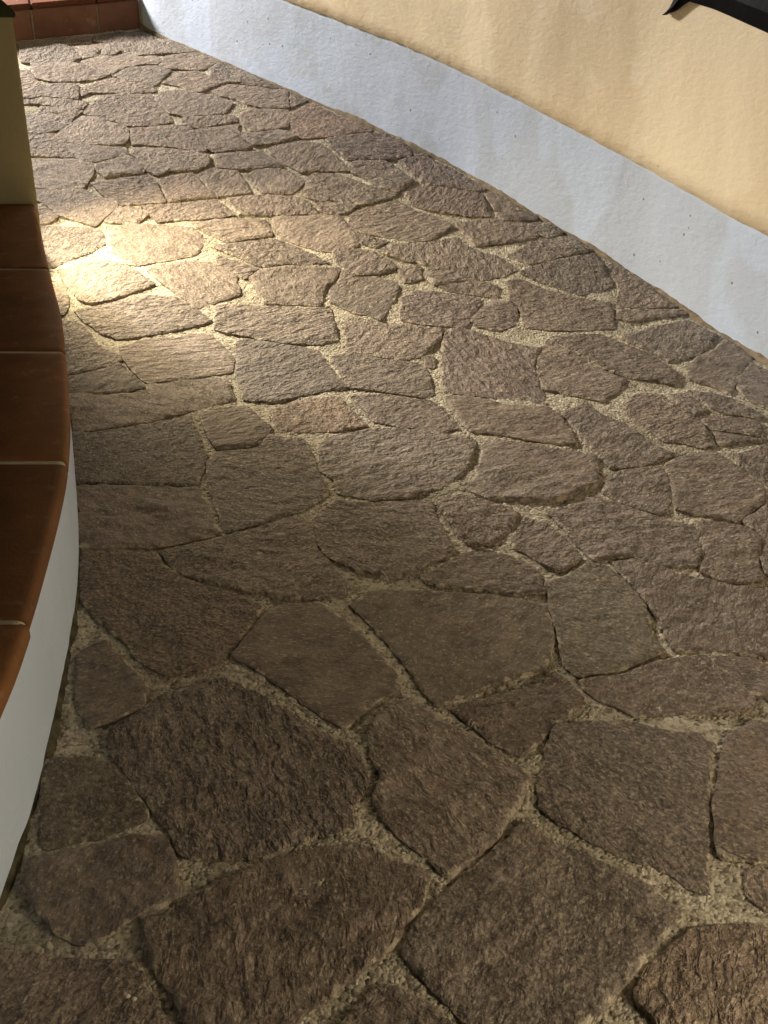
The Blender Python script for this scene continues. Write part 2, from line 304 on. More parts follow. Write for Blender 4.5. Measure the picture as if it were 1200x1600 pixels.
STONES = [
 (None,0,[-1635,5823,-1482,5869,-1342,5899,-1345,5961,-1472,5961,-1668,5891]),
 (None,0,[-1323,5921,-1254,5894,-1169,5906,-1061,5928,-1075,5987,-1134,6025,-1334,5965]),
 (None,0,[-1602,5678,-1561,5672,-1382,5681,-1350,5741,-1403,5833,-1479,5855,-1619,5805,-1635,5797]),
 (None,0,[-1363,5822,-1288,5793,-1273,5838,-1264,5884,-1387,5843]),
 (None,0,[-1362,5762,-1333,5723,-1285,5737,-1296,5780,-1390,5816]),
 (None,0,[-1201,5766,-1194,5812,-1096,5755,-1087,5755,-959,5783,-852,5800,-912,5862,-980,5935,-1064,5913,-1254,5877,-1265,5809,-1259,5758]),
 (None,0,[-1551,5407,-1517,5413,-1466,5448,-1503,5484,-1525,5537,-1545,5590,-1593,5590]),
 (None,0,[-1530,5577,-1498,5513,-1412,5474,-1374,5474,-1268,5495,-1200,5533,-1194,5561,-1334,5641,-1379,5669,-1553,5658]),
 (None,0,[-1254,5603,-1183,5563,-1125,5636,-1124,5631,-1073,5661,-1005,5662,-982,5692,-1009,5733,-1078,5733,-1093,5737,-1147,5772,-1193,5740,-1261,5737,-1275,5720,-1335,5674]),
 (None,0,[-985,5647,-941,5609,-807,5606,-775,5620,-730,5702,-776,5734,-850,5783,-976,5741]),
 (None,0,[-1150,5521,-1115,5488,-1067,5482,-1038,5479,-1017,5445,-973,5445,-957,5510,-933,5590,-1004,5633,-1111,5620,-1116,5612,-1173,5539]),
 (None,0,[-1527,5300,-1488,5309,-1438,5335,-1353,5317,-1283,5304,-1297,5394,-1314,5449,-1406,5443,-1458,5433,-1511,5401,-1547,5388]),
 (None,0,[-1270,5334,-1246,5375,-1175,5370,-1033,5363,-1011,5365,-969,5378,-981,5426,-1025,5456,-1097,5462,-1136,5495,-1182,5508,-1247,5443,-1286,5394]),
 (None,0,[-1511,5258,-1470,5264,-1393,5252,-1323,5221,-1244,5209,-1234,5267,-1271,5280,-1349,5297,-1434,5317,-1481,5288,-1517,5282]),
 (None,0,[-1267,5135,-1244,5183,-1333,5215,-1417,5221,-1418,5188]),
 (None,0,[-1450,4989,-1405,4991,-1368,4987,-1295,5025,-1270,5082,-1268,5122,-1413,5171,-1445,5150,-1486,5144]),
 (None,0,[-1227,5164,-1180,5144,-1092,5103,-1033,5059,-924,5061,-861,5088,-893,5162,-969,5307,-981,5344,-1106,5346,-1184,5331,-1227,5221]),
 (None,0,[-1283,4920,-1220,4909,-1147,4893,-1024,4887,-1015,4944,-1036,5043,-1098,5078,-1179,5129,-1233,5136,-1261,5066,-1291,5009,-1300,4958]),
 (None,0,[-1000,4944,-982,4892,-930,4892,-807,4870,-727,4833,-688,4844,-712,4895,-761,4998,-782,5031,-851,5061,-922,5042,-1014,5032]),
 (None,0,[-1386,4796,-1346,4796,-1212,4788,-1195,4782,-1234,4841,-1276,4909,-1313,4978,-1427,4978]),
 (None,0,[-1242,4865,-1160,4752,-1112,4752,-1051,4791,-995,4809,-1015,4865,-1155,4881,-1283,4911]),
 (None,1,[-1328,4536,-1210,4538,-1123,4551,-1117,4557,-1103,4659,-1113,4733,-1195,4768,-1340,4768,-1380,4768]),
 (None,1,[-1320,4500,-1238,4435,-1162,4349,-1025,4274,-974,4395,-972,4434,-1071,4490,-1129,4545,-1273,4529,-1326,4526]),
 (None,0,[-1271,4282,-1188,4295,-1169,4332,-1218,4381,-1243,4418,-1294,4383]),
 (None,0,[-1084,4672,-1048,4631,-989,4637,-915,4656,-916,4708,-947,4758,-989,4791,-1103,4726]),
 (None,0,[-926,4749,-904,4685,-856,4643,-813,4675,-717,4687,-673,4713,-680,4797,-740,4825,-869,4857,-968,4861,-981,4825]),
 (None,0,[-1036,4500,-953,4420,-868,4432,-801,4443,-859,4600,-888,4637,-985,4612,-1087,4579]),
 ((1.0,0.9,0.85),0,[-808,4512,-781,4444,-726,4462,-616,4476,-681,4570,-727,4656,-779,4643,-841,4607]),
 (None,0,[-652,4548,-616,4490,-588,4486,-492,4502,-530,4607,-565,4675,-651,4692,-699,4644]),
 (None,0,[-955,4290,-881,4285,-867,4306,-846,4349,-879,4381,-926,4397,-963,4381,-991,4306]),
 (None,0,[-829,4338,-802,4302,-719,4316,-685,4317,-601,4330,-540,4349,-585,4415,-613,4444,-705,4432,-802,4418,-873,4404]),
 (None,0,[-958,4194,-931,4098,-862,4011,-836,4005,-780,4027,-697,4053,-642,4080,-622,4162,-653,4225,-679,4256,-764,4267,-861,4273,-975,4257]),
 (None,0,[-1173,3992,-1109,3995,-1078,4027,-1008,4090,-966,4151,-979,4194,-1003,4235,-1096,4256,-1231,4254]),
 (None,0,[-1071,3928,-1020,3834,-983,3780,-944,3752,-877,3777,-808,3830,-755,3875,-868,3999,-950,4040,-1027,4019,-1092,3973]),
 (None,0,[-736,3896,-686,3834,-632,3769,-590,3722,-534,3761,-470,3812,-498,3947,-580,4019,-639,4030,-735,4015,-790,3975]),
 (None,0,[-1079,3671,-1011,3671,-1009,3715,-1020,3778,-1048,3862,-1081,3891,-1130,3896]),
 (None,0,[-937,3625,-856,3539,-807,3506,-723,3528,-604,3585,-543,3630,-620,3742,-682,3784,-767,3800,-871,3746,-976,3695]),
 (None,0,[-964,3226,-892,3248,-811,3300,-771,3349,-780,3373,-869,3465,-921,3578,-970,3627,-998,3633,-1061,3636]),
 (None,0,[-758,3353,-714,3263,-666,3190,-536,3225,-438,3265,-444,3362,-481,3442,-541,3536,-591,3525,-670,3497,-745,3481,-787,3431]),
 (None,0,[-894,3114,-711,3123,-669,3146,-686,3185,-740,3278,-770,3321,-821,3274,-894,3230,-919,3219]),
 (None,0,[-851,2959,-788,2924,-757,2868,-618,2926,-498,3004,-410,3072,-426,3130,-446,3211,-556,3194,-653,3167,-657,3126,-707,3106,-884,3094]),
 (None,0,[-826,2864,-786,2861,-763,2866,-791,2907,-824,2941,-844,2944]),
 (None,0,[-754,2576,-698,2570,-574,2560,-444,2554,-440,2596,-443,2723,-487,2871,-518,2954,-615,2905,-748,2848,-822,2847]),
 (None,0,[-447,2826,-419,2756,-379,2764,-323,2777,-288,2861,-340,2957,-372,3025,-446,3005,-485,2962]),
 (None,0,[-429,2680,-414,2566,-377,2440,-347,2332,-264,2376,-244,2401,-182,2438,-132,2510,-175,2692,-204,2806,-271,2818,-288,2833,-321,2759,-416,2731]),
 (None,0,[-714,2459,-657,2261,-628,2261,-583,2261,-530,2261,-480,2261,-359,2315,-381,2376,-415,2476,-441,2538,-571,2545,-743,2544]),
 ((1.3,1.08,0.84),0,[-284,2926,-274,2858,-132,2864,-46,2895,-98,3012,-126,3089,-234,3063,-302,2999]),
 (None,0,[-426,3318,-400,3157,-378,3065,-300,3056,-246,3094,-107,3153,-159,3293,-195,3416,-249,3439,-398,3494,-444,3496]),
 (None,0,[-519,3577,-474,3540,-400,3517,-299,3472,-193,3466,-143,3494,-175,3719,-265,3714,-419,3736,-515,3736,-531,3721]),
 (None,0,[-443,3915,-430,3885,-378,3750,-317,3739,-207,3734,-199,3842,-162,3917,-153,3982,-226,3987,-323,3987,-413,3966]),
 (None,0,[-567,4034,-525,3983,-490,3949,-461,3917,-424,3981,-498,4019,-565,4064]),
 (None,0,[-517,4076,-442,4015,-393,3990,-335,4016,-270,4011,-194,4023,-247,4072,-332,4146,-378,4173,-417,4168,-498,4148,-593,4123]),
 (None,0,[-652,4260,-602,4207,-548,4155,-457,4182,-394,4199,-403,4257,-429,4311,-570,4305,-673,4290]),
 (None,0,[-514,4348,-344,4348,-240,4352,-269,4415,-300,4460,-376,4477,-470,4483,-570,4463]),
 (None,0,[-487,4573,-446,4505,-343,4505,-327,4528,-297,4591,-333,4643,-408,4699,-486,4680,-517,4644]),
 (None,0,[-632,4706,-565,4695,-488,4701,-389,4712,-447,4785,-475,4836,-559,4822,-655,4812]),
 (None,0,[-377,4731,-308,4664,-243,4682,-135,4681,-208,4825,-254,4898,-316,4922,-402,4890,-456,4852]),
 (None,0,[-300,4490,-268,4469,-222,4446,-205,4455,-87,4422,0,4457,49,4495,-47,4543,-120,4605,-181,4642,-253,4654,-281,4631,-294,4526]),
 (None,0,[-206,4359,-139,4359,-96,4411,-204,4436,-264,4416]),
 (None,0,[-390,4227,-355,4186,-275,4134,-219,4102,-164,4091,-86,4132,-97,4194,-127,4257,-167,4339,-229,4339,-392,4324]),
 (None,0,[-148,3992,-105,3932,-16,3945,40,3986,-28,4083,-88,4104,-172,4085]),
 (None,0,[-146,3896,-175,3832,-168,3761,-95,3690,-49,3673,-11,3637,26,3767,47,3867,20,3902,-16,3913,-21,3929,-101,3929,-137,3966]),
 (None,0,[88,4028,115,4027,142,4005,279,3935,317,3905,394,3932,447,3981,381,4068,338,4084,275,4138,256,4190,172,4158,94,4147,24,4142,-19,4098]),
 (None,0,[70,3889,120,3911,119,3993,97,4003,51,3970]),
 (None,0,[146,3928,169,3868,232,3879,301,3896,214,3961,147,3978]),
 (None,0,[-116,4260,-71,4225,23,4186,100,4164,166,4175,239,4271,176,4333,108,4378,47,4449,-92,4373,-124,4338]),
 (None,0,[-109,4194,-88,4154,-28,4118,12,4161,-74,4202,-110,4235]),
 ((0.85,0.8,0.86),0,[-172,4829,-134,4767,0,4767,108,4792,97,4852,61,4917,5,4979,-64,4986,-190,4951,-230,4933]),
 (None,0,[-119,4662,-58,4613,-11,4546,47,4517,109,4591,29,4719,-1,4750,-98,4750,-132,4733]),
 ((1.15,0.95,0.88),0,[-359,5009,-329,4949,-222,4955,-115,4996,-45,5009,-105,5057,-232,5188,-300,5262,-366,5190,-378,5104]),
 (None,0,[-555,4936,-513,4895,-503,4894,-416,4914,-344,4951,-392,5007,-421,5018,-480,4996,-531,4990,-564,4987]),
 (None,0,[-717,4934,-672,4840,-648,4835,-520,4870,-558,4920,-591,5011,-587,5064,-669,5041,-760,5009]),
 (None,0,[-782,5044,-741,5039,-672,5067,-594,5094,-614,5145,-680,5139,-752,5133,-816,5122,-820,5068]),
 (None,0,[-935,5259,-882,5177,-800,5143,-723,5155,-649,5177,-633,5267,-687,5314,-766,5351,-858,5389,-930,5377,-957,5307]),
 (None,0,[-872,5435,-824,5387,-774,5374,-742,5412,-680,5458,-752,5518,-815,5578,-911,5558,-945,5458]),
 (None,0,[-745,5537,-671,5476,-627,5476,-550,5476,-527,5497,-646,5624,-719,5678,-764,5601]),
 (None,0,[-680,5333,-615,5298,-562,5250,-486,5214,-397,5227,-415,5382,-445,5389,-545,5415,-662,5439,-729,5382]),
 (None,0,[-577,5069,-532,5010,-493,5011,-394,5040,-379,5135,-397,5197,-509,5211,-485,5192,-554,5216,-589,5147]),
 (None,0,[-547,5438,-449,5413,-421,5394,-508,5468,-492,5478,-517,5484,-614,5458]),
 (None,0,[-389,5300,-383,5232,-320,5293,-393,5363]),
 ((0.85,0.8,0.85),0,[146,4588,180,4565,263,4553,360,4524,373,4536,334,4591,266,4678,165,4782,117,4783,59,4752]),
 (None,0,[122,4799,167,4799,158,4816,120,4834]),
 ((1.0,0.88,0.85),0,[107,4419,151,4388,230,4365,310,4342,375,4338,358,4501,272,4531,155,4555,77,4505]),
 (None,0,[379,4476,406,4388,444,4376,495,4382,423,4494,386,4506]),
 (None,0,[293,4195,322,4134,422,4155,537,4196,499,4288,393,4311,259,4290]),
 (None,0,[423,4308,538,4308,546,4341,512,4361,406,4352]),
 (None,0,[540,4212,573,4193,624,4226,589,4290,507,4285]),
 (None,0,[491,4008,603,4057,716,4103,654,4196,519,4153,426,4066]),
 (None,0,[548,3872,637,3809,709,3837,754,3883,731,4008,713,4081,601,4039,489,3989,456,3953]),
 (None,0,[773,3866,747,3722,843,3722,939,3726,900,3820,846,3913,784,4004,743,3998]),
 (None,0,[732,3647,779,3627,884,3653,957,3680,944,3703,839,3700,743,3697]),
 (None,0,[409,3770,435,3697,444,3582,546,3567,708,3576,725,3747,620,3783,542,3826,445,3911,412,3893]),
 ((1.05,1.03,1.08),0,[289,3595,350,3563,408,3607,420,3710,408,3752,345,3757,317,3720,273,3636]),
 (None,0,[210,3835,251,3824,311,3803,370,3793,370,3861,275,3902,182,3863]),
 ((1.05,1.03,1.15),0,[55,3638,110,3607,189,3586,251,3586,281,3682,309,3745,303,3779,239,3806,151,3833,105,3827,59,3777]),
 (None,0,[-112,3424,-76,3410,-38,3387,42,3358,107,3370,132,3424,170,3509,180,3565,35,3602,-10,3608,-60,3641,-116,3653]),
 (None,0,[-117,3240,-97,3156,-71,3152,40,3112,105,3084,134,3105,122,3271,111,3313,70,3337,-38,3360,-38,3371,-104,3394,-152,3362]),
 (None,0,[131,3300,142,3300,149,3363,133,3388,115,3362]),
 ((1.05,1.0,1.05),0,[178,3456,169,3295,170,3123,238,3106,367,3067,439,3041,429,3307,464,3431,427,3451,345,3497,265,3553,227,3564,186,3544]),
 (None,0,[446,3287,447,3141,491,3118,591,3060,651,3139,684,3209,614,3283,546,3421,499,3495,467,3425]),
 (None,0,[562,3428,620,3307,702,3217,771,3201,817,3173,839,3254,791,3375,698,3497,665,3533,512,3513]),
 (None,0,[779,3430,838,3347,876,3355,935,3399,1015,3513,985,3572,945,3630,822,3570,720,3515]),
 (None,0,[867,3215,921,3171,955,3100,1009,3244,1081,3369,1039,3507,997,3436,908,3346,870,3257]),
 ((1.0,1.05,1.15),0,[1010,3218,986,3146,1003,3047,1043,3000,1114,3252,1072,3330]),  # bluish tint paints in light bounced off the blue plinth
 ((1.0,1.03,1.1),0,[878,3015,908,2979,988,2938,1003,2955,948,3068,907,3100,846,3125]),  # cool tint: the blue wall's reflected light, put into the colour
 (None,0,[847,2879,896,2857,955,2825,974,2864,981,2917,902,2958,841,2953]),
 (None,0,[661,3054,649,2959,686,2879,713,2802,744,2796,798,2760,827,2778,830,2884,806,2966,767,3100,697,3112]),
 (None,0,[813,2984,827,2967,863,2999,831,3106,785,3094]),
 (None,0,[199,2930,227,2856,304,2841,381,2802,481,2783,480,2855,462,2968,437,3008,320,3030,232,3085,173,3076]),
 (None,0,[-53,3016,-27,2925,48,2894,145,2858,192,2880,156,3024,121,3062,-14,3102,-86,3090]),
 (None,0,[-149,2631,-115,2579,-104,2513,-29,2485,46,2494,122,2538,174,2593,204,2654,229,2782,221,2819,76,2866,-33,2872,-143,2813,-160,2761]),
 (None,0,[241,2687,224,2608,201,2534,237,2487,310,2476,383,2476,422,2495,502,2560,518,2651,518,2711,473,2729,370,2776,292,2804,251,2778]),
 (None,0,[526,2746,550,2645,616,2655,675,2686,717,2719,674,2783,625,2917,575,2964,550,3048,480,2978]),
 (None,0,[549,2466,606,2422,631,2415,667,2508,677,2601,669,2652,622,2642,550,2618,510,2519]),
 (None,0,[671,2491,666,2431,721,2405,783,2376,826,2422,872,2474,889,2534,866,2590,839,2689,821,2744,732,2703,686,2659]),
 (None,0,[891,2577,915,2543,982,2782,864,2712]),
 (None,0,[846,2779,883,2789,988,2803,951,2804,854,2859]),
 (None,0,[410,2305,441,2207,524,2225,587,2181,654,2189,676,2267,685,2349,619,2387,561,2438,493,2490,374,2420]),
 (None,0,[690,2229,657,2162,697,2121,771,2114,783,2203,825,2310,784,2357,706,2376,693,2340]),
 (None,0,[828,2321,799,2222,793,2146,827,2131,902,2391,895,2467,799,2375]),
 ((1.1,1.02,0.95),0,[157,2334,184,2271,229,2271,269,2325,304,2410,212,2489,140,2489,129,2441]),
 (None,0,[-138,2428,-158,2370,-140,2277,-120,2224,-52,2168,4,2142,61,2151,79,2189,121,2216,146,2258,115,2400,106,2469,-34,2464,-106,2469]),
 (None,0,[96,2110,186,2097,270,2073,319,2073,321,2125,306,2183,269,2218,219,2248,172,2235,126,2182,79,2135]),
 (None,0,[280,2250,300,2234,348,2177,371,2164,415,2212,388,2302,359,2367,316,2386,281,2302]),
 ((0.85,0.85,0.75),1,[-43,1999,2,1910,56,1801,63,1762,92,1708,127,1728,143,1737,203,1779,262,1798,289,1811,304,1856,322,1938,317,2020,287,2037,205,2069,77,2081,-29,2081,-65,2031]),
 ((0.82,0.9,0.8),1,[329,2029,332,1925,333,1822,354,1792,443,1821,516,1873,502,1924,514,1983,513,2036,490,2115,461,2177,429,2189,383,2143,330,2107]),
 (None,0,[516,2071,537,1985,543,1879,598,1882,692,1858,743,1845,809,2073,769,2081,693,2105,633,2130,576,2172,525,2207,481,2191]),
 (None,0,[-443,2180,-408,2146,-288,2089,-192,2061,-179,2061,-136,2057,-83,2065,-80,2116,-108,2175,-148,2256,-163,2360,-189,2395,-219,2385,-273,2342,-360,2292,-473,2237]),
 ((0.85,0.78,0.68),1,[-599,2041,-555,1980,-485,1905,-451,1844,-398,1804,-308,1811,-291,1863,-247,1993,-239,2028,-286,2065,-406,2123,-459,2175,-486,2235,-513,2239,-639,2226]),
 ((0.85,0.82,0.75),1,[-224,1809,-162,1741,-141,1715,-69,1651,-8,1732,28,1764,21,1800,-38,1909,-84,1980,-127,2033,-144,2033,-190,2033,-228,1995,-281,1854]),
 (None,0,[-538,1711,-501,1650,-464,1662,-422,1699,-420,1747,-470,1826,-523,1900,-554,1885,-566,1853]),
 (None,0,[-452,1581,-411,1524,-364,1453,-317,1387,-299,1348,-268,1340,-220,1340,-196,1344,-147,1366,-90,1391,-49,1405,-49,1458,-26,1507,-37,1563,-55,1600,-101,1627,-152,1683,-140,1668,-198,1716,-251,1753,-292,1788,-365,1747,-409,1710,-431,1668,-460,1640]),
 ((0.5,0.55,0.45),1,[-531,1442,-518,1377,-502,1359,-455,1375,-402,1398,-366,1425,-369,1441,-400,1490,-438,1546,-476,1567,-552,1562]),
 (None,0,[-520,1288,-486,1243,-450,1197,-410,1182,-381,1195,-354,1227,-313,1248,-291,1272,-314,1345,-336,1391,-380,1384,-451,1358,-523,1332]),
 (None,0,[-498,1019,-267,1019,-270,1042,-297,1082,-315,1116,-339,1146,-432,1150,-482,1164,-540,1166]),
 (None,0,[-322,1166,-276,1100,-253,1059,-247,1019,-129,1029,-106,1059,-31,1134,18,1187,21,1207,55,1254,63,1308,6,1343,-40,1371,-99,1357,-172,1329,-233,1290,-299,1239,-334,1216]),
 (None,0,[-19,1575,-3,1522,-17,1473,-5,1434,20,1393,58,1348,83,1312,98,1307,131,1343,155,1364,197,1435,231,1505,231,1522,205,1559,153,1614,94,1668,49,1725,-10,1674,-25,1641]),
 (None,0,[156,1644,173,1618,212,1581,227,1576,307,1671,348,1721,339,1758,314,1784,266,1760,194,1732,165,1722,120,1693]),
 (None,0,[356,1759,379,1727,436,1681,483,1678,562,1688,631,1694,650,1737,612,1814,593,1857,498,1834,431,1794,355,1778]),
 (None,0,[620,1818,659,1741,684,1715,715,1827,650,1857,608,1854]),
 (None,0,[265,1555,247,1515,245,1450,254,1435,307,1380,360,1341,422,1308,438,1279,460,1274,463,1289,474,1343,515,1504,545,1608,529,1630,511,1624,431,1656,335,1659,295,1650,270,1596]),
 (None,0,[566,1595,541,1526,517,1454,502,1378,499,1341,535,1336,576,1336,667,1656,629,1662,586,1632]),
 (None,0,[517,1272,531,1245,556,1239,577,1314,530,1311]),
 (None,0,[155,1342,88,1276,42,1212,23,1162,60,1108,103,1056,125,1013,206,1002,252,1048,291,1089,357,1167,414,1227,379,1280,330,1322,288,1356,257,1361,244,1384,224,1409,207,1405]),
 (None,0,[-42,1062,-79,1012,98,1021,85,1049,51,1085,16,1104,-7,1110]),
 ((1.15,1.05,0.95),0,[345,1058,361,1013,490,1011,545,1203,493,1213,421,1203,356,1143,327,1093]),
 (None,0,[-432,-248,-310,-334,-215,-347,-242,-132,-311,-44]),
 (None,0,[-219,-138,-192,-353,-136,-381,-47,-310,-17,-135]),
 (None,0,[-24,-308,257,-365,192,-99,94,-88,13,-113]),
 (None,0,[213,-94,279,-359,380,-359,482,-312,479,-160,314,-22]),
 (None,0,[529,-131,501,-159,504,-312,592,-351,760,-299,827,-139]),
 (None,0,[868,-114,853,-134,781,-305,884,-402,994,-416,1041,-112]),
 (None,0,[1405,-94,1488,-376,1488,-399,1491,-152,1491,-87]),
 (None,0,[-572,89,-587,-117,-502,-242,-453,-241,-324,-21,-322,48,-396,114,-487,115]),
 (None,0,[-300,43,-302,-21,-226,-117,-11,-112,-126,63]),
 (None,0,[-107,75,10,-91,82,-68,104,179,-11,222]),
 (None,0,[125,176,104,-67,198,-78,304,-2,320,132,243,183]),
 (None,0,[342,130,326,-3,490,-140,515,-114,606,62,457,177]),
 (None,0,[627,54,542,-110,838,-118,773,28,720,63]),
 (None,0,[795,34,868,-92,1036,-90,1057,57,945,170]),
 (None,0,[1079,55,1057,-96,1220,-140,1381,-90,1373,94,1358,139,1241,224]),
 (None,0,[1395,87,1409,-72,1492,-65,1494,134]),
 (None,0,[-520,440,-478,136,-399,136,-314,340,-478,461]),
 (None,0,[-292,336,-379,127,-307,65,-127,85,-27,237,-38,272,-147,406]),
 (None,0,[-15,274,-6,244,117,197,235,205,234,431,208,447]),
 (None,0,[256,429,257,201,333,150,450,198,513,363,393,458]),
 (None,0,[472,194,623,76,713,85,741,327,542,360]),
 (None,0,[763,329,734,80,780,50,935,190,939,353,849,376]),
 (None,0,[961,353,957,190,1068,76,1227,241,1208,286,1038,377]),
 (None,0,[1403,515,1229,292,1248,245,1366,160,1497,364]),
 (None,0,[1380,142,1391,109,1494,160,1496,285,1497,350]),
 (None,0,[-541,579,-547,454,-486,482,-432,654,-483,689]),
 (None,0,[-411,649,-464,478,-299,356,-154,427,-132,560,-244,680]),
 (None,0,[-111,555,-133,423,-26,293,192,462,131,557,-4,588]),
 (None,0,[152,566,214,468,247,449,386,479,404,626,213,640]),
 (None,0,[497,731,427,632,407,475,529,379,641,647]),
 (None,0,[663,641,556,380,751,347,834,393,766,632,747,642]),
 (None,0,[789,632,856,397,950,373,1031,397,1088,623,1006,711]),
 (None,0,[1109,616,1052,394,1213,307,1389,534,1379,587,1294,640]),
 (None,0,[1401,589,1411,537,1497,375,1500,617,1499,659]),
 (None,0,[-436,970,-528,838,-475,710,-417,670,-250,701,-222,856]),
 (None,0,[-136,918,-199,857,-229,695,-117,576,-13,608,75,891]),
 (None,0,[98,892,9,607,134,579,198,656,212,870,133,906]),
 (None,0,[234,866,220,662,411,648,481,747,462,814,350,875]),
 (None,0,[484,818,503,753,658,663,740,664,761,913,641,970]),
 (None,0,[782,910,761,659,998,731,1005,875,883,933]),
 (None,0,[1027,876,1020,728,1104,638,1285,661,1274,881,1139,957]),
 (None,0,[1296,880,1307,658,1388,607,1486,685,1494,924,1468,944]),
 (None,0,[649,991,774,931,873,953,871,1115,638,1110]),
 (None,0,[956,1214,893,1123,896,951,1016,895,1128,976,1138,1095]),
 (None,0,[1160,1095,1150,977,1286,899,1457,963,1424,1144,1227,1151]),
 (None,0,[811,1348,656,1132,876,1137,941,1231]),
 (None,0,[960,1247,1148,1114,1212,1167,1207,1321,1124,1408]),
 (None,0,[1229,1318,1234,1172,1428,1166,1475,1227,1486,1284,1397,1381]),
 (None,0,[854,1514,803,1410,819,1370,947,1265,1113,1428,1107,1588]),
 (None,0,[1129,1587,1135,1428,1221,1338,1387,1401,1358,1559,1185,1605]),
 (None,0,[1380,1562,1410,1399,1486,1300,1484,1382,1481,1561,1453,1605]),
 (None,0,[738,1730,851,1537,1087,1608,968,1831,772,1841]),
 (None,0,[1082,1961,987,1841,1111,1610,1176,1625,1292,1911]),
 (None,0,[1316,1911,1199,1623,1366,1579,1442,1624,1455,1820,1349,1925]),
 (None,0,[788,1863,969,1853,1066,1976,1048,2046,927,2125]),
 (None,0,[1212,2238,1070,2051,1087,1982,1306,1931,1343,1946,1404,2115]),
 (None,0,[1031,2313,945,2140,1056,2068,1197,2254,1183,2292]),
 (None,0,[1219,2346,1203,2302,1218,2260,1418,2132,1415,2170,1400,2301,1366,2443]),
 (None,0,[1107,2625,1215,2370,1358,2464,1328,2603,1169,2656]),
 (None,0,[1230,2873,1181,2675,1324,2623,1318,2646,1277,2822,1253,2898]),
 (None,0,[1156,3119,1128,2978,1224,2894,1246,2919,1190,3078]),
]

def stone_mesh(poly, idx):
    """an irregular slab: rough-cut outline, chamfered rim, cleft top, conforming to the ramp"""
    P = [Vector(p) for p in poly]; n = len(P)
    G_ = min(.0034+.0006*math.hypot(*poly[0]), .0060); O_ = []
    for i in range(n):                     # mitred outward offset
        e0 = (P[i]-P[i-1]).normalized(); e1 = (P[(i+1) % n]-P[i]).normalized()
        n0, n1 = Vector((e0.y, -e0.x)), Vector((e1.y, -e1.x)); b = (n0+n1)
        b = b/max(.45, b.length_squared*.5); O_.append(P[i]+b*G_)
    P = O_
    # soften corners a little
    Q = []
    for i in range(n):
        a, b = P[i], P[(i+1) % n]
        t = min(.25, .005/max(.001, (b-a).length))
        Q += [a.lerp(b, t), a.lerp(b, 1-t)]
    cy = sum(p.y for p in P)/n; cx = sum(p.x for p in P)/n
    dist = math.hypot(cx, cy)
    sp = max(.0075, .0040*dist)
    B = []
    for i in range(len(Q)):
        a, b = Q[i], Q[(i+1) % len(Q)]; L = (b-a).length
        if L < 1e-4: continue
        k = max(1, int(L/(sp*.7)+.5)); d = (b-a)/L; nn = Vector((-d.y, d.x))
        for j in range(k):
            p = a.lerp(b, j/k)
            w = noise.noise(Vector((p.x*32, p.y*32, idx*1.7)))*.0034 + noise.noise(Vector((p.x*110, p.y*110, idx*.9)))*.0020
            B.append(p+nn*w)
    m = len(B)
    xs = [p.x for p in B]; ys = [p.y for p in B]
    def inside(x, y):
        c = False; j = m-1
        for i in range(m):
            if (ys[i] > y) != (ys[j] > y) and x < (xs[j]-xs[i])*(y-ys[i])/(ys[j]-ys[i])+xs[i]: c = not c
            j = i
        return c
    pts = list(B); rim = sp*.55
    for i in range(m):
        d = (B[(i+1) % m]-B[i-1])
        if d.length < 1e-5: continue
        d.normalize(); q = B[i]+Vector((-d.y, d.x))*(.0032+.0006*dist)
        if inside(q.x, q.y) and min((q.x-a)**2+(q.y-b)**2 for a, b in zip(xs, ys)) > .0026**2: pts.append(q)
    y = min(ys)+sp*.5; row = 0
    while y < max(ys):
        x = min(xs)+sp*.5*(1+row % 2)
        while x < max(xs):
            px, py = x+random.uniform(-.22, .22)*sp, y+random.uniform(-.22, .22)*sp
            if inside(px, py) and min((px-a)**2+(py-b)**2 for a, b in zip(xs, ys)) > (rim+.004)**2:
                pts.append(Vector((px, py)))
            x += sp
        y += sp*.9; row += 1
    vv, _, ff, _, _, _ = delaunay_2d_cdt(pts, [(i, (i+1) % m) for i in range(m)], [list(range(m))], 1, 1e-5)
    ff = [tuple(f) for f in ff]
    if not ff: ff = [tuple(range(m))]; vv = [Vector(p) for p in B]
    return vv, ff, m, cx, cy, B

